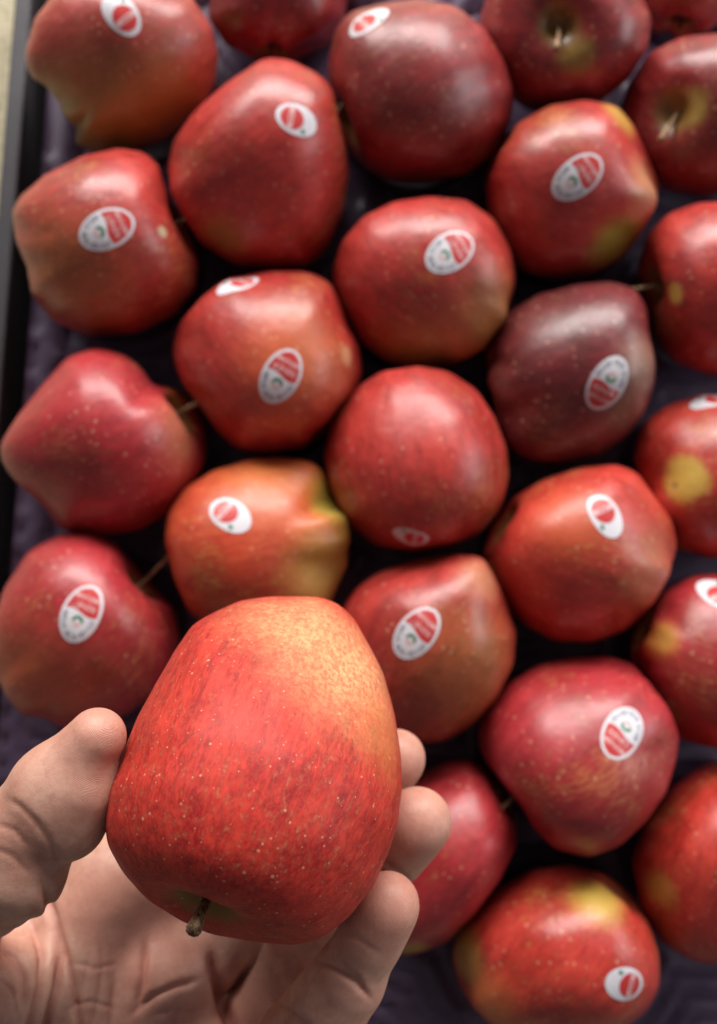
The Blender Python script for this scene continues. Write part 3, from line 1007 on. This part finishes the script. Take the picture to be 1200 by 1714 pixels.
# creases of the skin: polylines over the palm side, (half width mm, depth mm)
CREASES = [
    # thumb joint
    ([(10, 1336), (33, 1350), (58, 1374), (82, 1408), (98, 1450)], 0.7, 0.4),
    ([(-6, 1380), (24, 1390), (50, 1420)], 0.7, 0.3),
    # little finger joints
    ([(528, 1606), (560, 1622), (596, 1644), (622, 1674)], 0.75, 0.8),
    ([(452, 1678), (480, 1688), (506, 1710), (530, 1740)], 0.8, 0.8),
    ([(540, 1598), (575, 1614), (612, 1648)], 0.6, 0.25),
    # lines of the palm
    ([(72, 1480), (90, 1540), (100, 1600), (96, 1655), (78, 1714), (60, 1790)], 1.1, 2.3),
    ([(50, 1540), (70, 1600), (68, 1655), (50, 1714), (24, 1770)], 1.0, 1.6),
    ([(2, 1592), (24, 1602), (40, 1640), (36, 1690)], 0.9, 1.1),
    ([(86, 1520), (108, 1590), (122, 1650), (132, 1714), (136, 1790)], 0.9, 1.4),
    ([(244, 1575), (238, 1640), (228, 1688)], 1.0, 1.6),
    ([(190, 1640), (184, 1714), (176, 1780)], 0.8, 0.8),
    ([(218, 1700), (256, 1668), (296, 1650), (330, 1640)], 1.0, 1.3),
    ([(352, 1590), (362, 1640), (376, 1690), (400, 1750)], 1.6, 3.2),
    ([(150, 1590), (140, 1650), (128, 1700)], 0.6, 0.25),
    ([(205, 1580), (212, 1650), (205, 1714)], 0.6, 0.2),
    ([(20, 1530), (30, 1580), (46, 1640)], 0.6, 0.25),
    ([(305, 1660), (290, 1714), (270, 1760)], 0.7, 0.3),
    ([(164, 1560), (172, 1620), (160, 1690), (150, 1740)], 0.6, 0.3),
    ([(110, 1690), (150, 1676), (196, 1690)], 0.6, 0.3),
    ([(120, 1610), (160, 1622), (200, 1612)], 0.6, 0.22),
    ([(255, 1700), (290, 1690), (330, 1696)], 0.6, 0.3),
    ([(0, 1640), (20, 1660), (30, 1710)], 0.6, 0.3),
    ([(-10, 1420), (20, 1432), (48, 1462)], 0.6, 0.25),
    ([(560, 1560), (600, 1572), (640, 1600)], 0.6, 0.15),
    ([(640, 1440), (672, 1462), (690, 1480)], 0.7, 0.4),
]


def carve(V, N, mask):
    d = -V[:, 2]
    pxs = V[:, 0] / d * F_PX + W_PX / 2
    pys = H_PX / 2 - V[:, 1] / d * F_PX
    mmpp = d / F_PX
    disp = np.zeros(len(V))
    rim = np.zeros(len(V))
    for line, w, dep in CREASES:
        L = np.array(line, float)
        best = np.full(len(V), 1e9)
        tb = np.zeros(len(V))
        n = len(L) - 1
        for i in range(n):
            a, b = L[i], L[i + 1]
            ba = b - a
            t = np.clip(((pxs - a[0]) * ba[0] + (pys - a[1]) * ba[1]) / (ba @ ba), 0, 1)
            dd = np.hypot(pxs - a[0] - t * ba[0], pys - a[1] - t * ba[1]) * mmpp
            m = dd < best
            best[m] = dd[m]
            tb[m] = (i + t[m]) / n
        fade = np.clip(np.minimum(tb, 1 - tb) / 0.18, 0, 1)
        fade = 0.15 + 0.85 * fade
        disp += -dep * fade * np.exp(-(best / w) ** 2) + 0.16 * dep * fade * np.exp(-((best - 2.6 * w) / (1.6 * w)) ** 2)
    return V + N * (disp * mask)[:, None], np.clip(-disp / 1.0, 0, 1) * mask * 0.5


def build_hand():
    G = hand_prims()
    allp = [p for g in G.values() for p in g]
    lo = np.min([np.minimum(a, b) - max(ra, rb) - 3 for a, b, ra, rb in allp], 0)
    hi = np.max([np.maximum(a, b) + max(ra, rb) + 3 for a, b, ra, rb in allp], 0)
    h = 0.65
    shape = tuple(((hi - lo) / h).astype(int) + 2)
    palm = eval_group(None, lo, h, shape, G['palm'], 7.0)
    F = palm.copy()
    for nm in list(FINGERS) + ['thumb']:
        f = eval_group(None, lo, h, shape, G[nm], 3.5 if nm != 'thumb' else 4.5)
        F = np.minimum(F, smin(f, palm, 7.0 if nm != 'thumb' else 5.0))
    V, Q = surface_nets(F, lo, h)
    V = laplace(V, Q, 6, 0.5)
    N = vnormals(V, Q)
    # outward orientation
    probe = V + N * 0.6
    ii = np.clip(np.round((probe - lo) / h).astype(int), 0, np.array(shape) - 1)
    if np.mean(F[tuple(ii.T)] < 0) > 0.5:
        Q = Q[:, ::-1]
        N = -N
    V, blush = carve(V, N, np.clip(N[:, 2] * 2.0 + 0.6, 0, 1))
    for nm, js in FINGERS.items():
        tip = vp(*js[0][0], js[0][1])
        blush += 0.55 * np.exp(-(np.linalg.norm(V - tip, axis=1) / 11.0) ** 2)
    blush += 0.45 * np.exp(-(np.linalg.norm(V - vp(160, 1230, 222), axis=1) / 14.0) ** 2)
    blush += 0.25 * np.exp(-(np.linalg.norm(V - vp(300, 1660, 280), axis=1) / 22.0) ** 2)
    V = laplace(V, Q, 1, 0.3)
    Rm = np.array(CAM_R)
    Wv = (V / 1000.0) @ Rm.T + np.array(CAM_P)
    me = bpy.data.meshes.new('hand')
    me.vertices.add(len(Wv))
    base = Wv.mean(0)
    me.vertices.foreach_set('co', (Wv - base).astype(np.float32).ravel())
    me.loops.add(len(Q) * 4)
    me.loops.foreach_set('vertex_index', Q.astype(np.int32).ravel())
    me.polygons.add(len(Q))
    me.polygons.foreach_set('loop_start', np.arange(0, len(Q) * 4, 4, dtype=np.int32))
    me.update()
    me.validate()
    me.polygons.foreach_set('use_smooth', [True] * len(me.polygons))
    me.update()
    me.attributes.new('blush', 'FLOAT', 'POINT').data.foreach_set('value', blush.astype(np.float32))
    o = bpy.data.objects.new('hand', me)
    C.objects.link(o)
    o.location = base
    o['label'] = 'bare left hand, palm up, fingers and thumb gripping the large apple'
    o['category'] = 'hand'
    return o


def skin_mat():
    k = NT('skin')
    tc = k.n('ShaderNodeTexCoord').outputs['Object']
    big = k.noise(tc, 45, 3.0)
    mid = k.noise(tc, 210, 4.0, 0.65)
    bl = k.n('ShaderNodeAttribute', attribute_name='blush').outputs['Fac']
    c = k.mix(k.smooth(big, 0.35, 0.65), (0.63, 0.365, 0.275), (0.55, 0.270, 0.200))
    c = k.mix(k.smooth(mid, 0.40, 0.70, 0.0, 0.55), c, (0.46, 0.205, 0.150))
    c = k.mix(k.math('MULTIPLY', bl, 0.85, clamp=True), c, (0.48, 0.165, 0.125))
    c = k.mix(k.smooth(k.noise(tc, 800, 2.0), 0.55, 0.8, 0.0, 0.25), c, (0.62, 0.42, 0.33))
    k.l(c, k.b.inputs['Base Color'])
    k.b.inputs['Subsurface Weight'].default_value = 0.22
    k.b.inputs['Subsurface Radius'].default_value = (0.006, 0.0022, 0.0012)
    k.b.inputs['Subsurface Scale'].default_value = 1.0
    k.l(k.smooth(mid, 0.3, 0.7, 0.42, 0.58), k.b.inputs['Roughness'])
    k.b.inputs['Specular IOR Level'].default_value = 0.45
    wv = k.n('ShaderNodeTexWave', wave_type='BANDS', bands_direction='DIAGONAL')
    k.l(tc, wv.inputs['Vector'])
    wv.inputs['Scale'].default_value = 1700
    wv.inputs['Distortion'].default_value = 16.0
    wv.inputs['Detail'].default_value = 1.5
    wv.inputs['Detail Scale'].default_value = 0.12
    # fine crossing furrows of palm skin
    nz = k.n('ShaderNodeTexNoise')
    k.l(tc, nz.inputs['Vector'])
    nz.inputs['Scale'].default_value = 160
    ad = k.n('ShaderNodeVectorMath', operation='MULTIPLY_ADD')
    k.l(nz.outputs['Color'], ad.inputs[0])
    ad.inputs[1].default_value = (0.004, 0.004, 0.004)
    k.l(tc, ad.inputs[2])
    vo = k.n('ShaderNodeTexVoronoi', feature='DISTANCE_TO_EDGE')
    k.l(ad.outputs[0], vo.inputs['Vector'])
    vo.inputs['Scale'].default_value = 420
    fur = k.smooth(vo.outputs['Distance'], 0.0, 0.10)
    hgt = k.math('ADD', k.math('MULTIPLY', wv.outputs[1], 0.075), k.math('MULTIPLY', k.noise(tc, 260, 4.0, 0.6), 0.55))
    hgt = k.math('ADD', hgt, k.math('MULTIPLY', fur, 0.03))
    k.l(k.bump(hgt, 0.5, 0.0008), k.b.inputs['Normal'])
    return k.m


hand = build_hand()
hand.data.materials.append(skin_mat())

# ------------------------------------------------------------------ tray, crate, ground
def plastic_mat(name, c1, c2, rough):
    k = NT(name)
    tc = k.n('ShaderNodeTexCoord').outputs['Object']
    n1 = k.noise(tc, 60, 4.0)
    k.l(k.mix(n1, c1, c2), k.b.inputs['Base Color'])
    k.l(k.smooth(k.noise(tc, 200, 3.0), 0.3, 0.7, rough - 0.08, rough + 0.1), k.b.inputs['Roughness'])
    k.l(k.bump(k.noise(tc, 700, 2.0), 0.2, 0.0006), k.b.inputs['Normal'])
    return k.m


M_LINER = plastic_mat('purple_liner', (0.100, 0.062, 0.115), (0.060, 0.040, 0.075), 0.45)
M_CRATE = plastic_mat('crate_plastic', (0.055, 0.050, 0.057), (0.035, 0.032, 0.038), 0.55)

XL, XR, YB, YT = -0.1665, 0.245, -0.236, 0.305
CR = -R(2.5)


def build_liner():
    cc, ss = math.cos(-CR), math.sin(-CR)
    cups = np.array([(r.location.x, r.location.y) for r, _, _, _ in APPLES[:-1]] + [tuple(at_plane(425, 1215, 0.037))[:2]])
    cups = np.stack([cups[:, 0] * cc - cups[:, 1] * ss, cups[:, 0] * ss + cups[:, 1] * cc], -1)
    st = 0.003
    xs = np.arange(XL + 0.010, XR - 0.008, st)
    ys = np.arange(YB + 0.010, YT - 0.008, st)
    X, Y = np.meshgrid(xs, ys, indexing='ij')
    D = np.min(np.hypot(X[..., None] - cups[:, 0], Y[..., None] - cups[:, 1]), -1)
    Z = 0.013 * sstep(0.010, 0.042, D)
    Z += 0.0017 * np.sin(D / 0.0085 * 2 * np.pi) * sstep(0.022, 0.030, D)
    Z += 0.004 * sstep(0.046, 0.052, D)
    # upturned edge with long ribs
    e = np.minimum(np.minimum(X - xs[0], xs[-1] - X), np.minimum(Y - ys[0], ys[-1] - Y))
    Z = np.where(e < 0.014, np.maximum(Z, 0.016 + 0.004 * (0.5 + 0.5 * np.cos(e / 0.007 * 2 * np.pi))), Z)
    Z -= 0.001
    n, m = X.shape
    V = np.stack([X, Y, Z], -1).reshape(-1, 3)
    I = np.arange(n * m).reshape(n, m)
    Q = np.stack([I[:-1, :-1], I[1:, :-1], I[1:, 1:], I[:-1, 1:]], -1).reshape(-1, 4)
    V2 = V.copy()
    V2[:, 2] -= 0.0008
    Vt = np.concatenate([V, V2])
    Qt = np.concatenate([Q, Q[:, ::-1] + n * m])
    o = mesh_obj('tray_liner', Vt, Qt, M_LINER)
    o.rotation_euler.z = CR
    o['label'] = 'dark purple moulded liner with round cells under the apples'
    o['category'] = 'tray'
    return o


build_liner()


def box(x0, x1, y0, y1, z0, z1, bev=0.0):
    v = [(x, y, z) for z in (z0, z1) for y in (y0, y1) for x in (x0, x1)]
    f = [(0, 2, 3, 1), (4, 5, 7, 6), (0, 1, 5, 4), (2, 6, 7, 3), (0, 4, 6, 2), (1, 3, 7, 5)]
    return v, f


def joined(parts):
    v, f = [], []
    for pv, pf in parts:
        o = len(v)
        v += pv
        f += [tuple(i + o for i in q) for q in pf]
    return v, f


def bevelled(name, vf, mat, parent, w=0.0012):
    o = mesh_obj(name, vf[0], vf[1], mat, parent, smooth=False)
    b = o.modifiers.new('bevel', 'BEVEL')
    b.width = w
    b.segments = 2
    return o


crate = bpy.data.objects.new('crate', None)
C.objects.link(crate)
crate.location = ((XL + XR) / 2, (YB + YT) / 2, -0.022)
crate['label'] = 'dark grey crate holding the apples, its rim running down the left side'
crate['category'] = 'crate'
cl = crate.location.copy()
crate.location = Matrix.Rotation(CR, 3, 'Z') @ cl
crate.rotation_euler.z = CR


def cbox(name, *a):
    v, f = box(*a)
    return bevelled(name, ([(p[0] - cl.x, p[1] - cl.y, p[2] - cl.z) for p in v], f), M_CRATE, crate)


TH = 0.006
cbox('floor_panel', XL, XR, YB, YT, -0.022, -0.012)
cbox('side_wall', XL - TH, XL, YB - TH, YT + TH, -0.022, 0.018)
cbox('side_wall', XR, XR + TH, YB - TH, YT + TH, -0.022, 0.018)
cbox('end_wall', XL + 0.0005, XR - 0.0005, YT, YT + TH, -0.022, 0.018)
cbox('end_wall', XL + 0.0005, XR - 0.0005, YB - TH, YB, -0.022, 0.018)
cbox('rim', XL - TH - 0.001, XL + 0.001, YB - TH, YT + TH, 0.0182, 0.024)
cbox('rim', XR - 0.001, XR + TH + 0.001, YB - TH, YT + TH, 0.0182, 0.024)


def ground_mat():
    k = NT('pale_concrete')
    tc = k.n('ShaderNodeTexCoord').outputs['Object']
    a = k.noise(tc, 40, 5.0, 0.7)
    b = k.noise(tc, 260, 4.0, 0.7)
    f = k.math('ADD', k.math('MULTIPLY', a, 0.5), k.math('MULTIPLY', b, 0.5))
    k.l(k.mix(k.smooth(f, 0.35, 0.65), (0.36, 0.31, 0.20), (0.60, 0.53, 0.37)), k.b.inputs['Base Color'])
    k.b.inputs['Roughness'].default_value = 0.85
    k.l(k.bump(f, 0.8, 0.003), k.b.inputs['Normal'])
    return k.m


gv, gf = box(-3, 3, -3, 3, -0.06, -0.0225)
g = mesh_obj('ground', gv, gf, ground_mat(), None, smooth=False)
g['kind'] = 'structure'
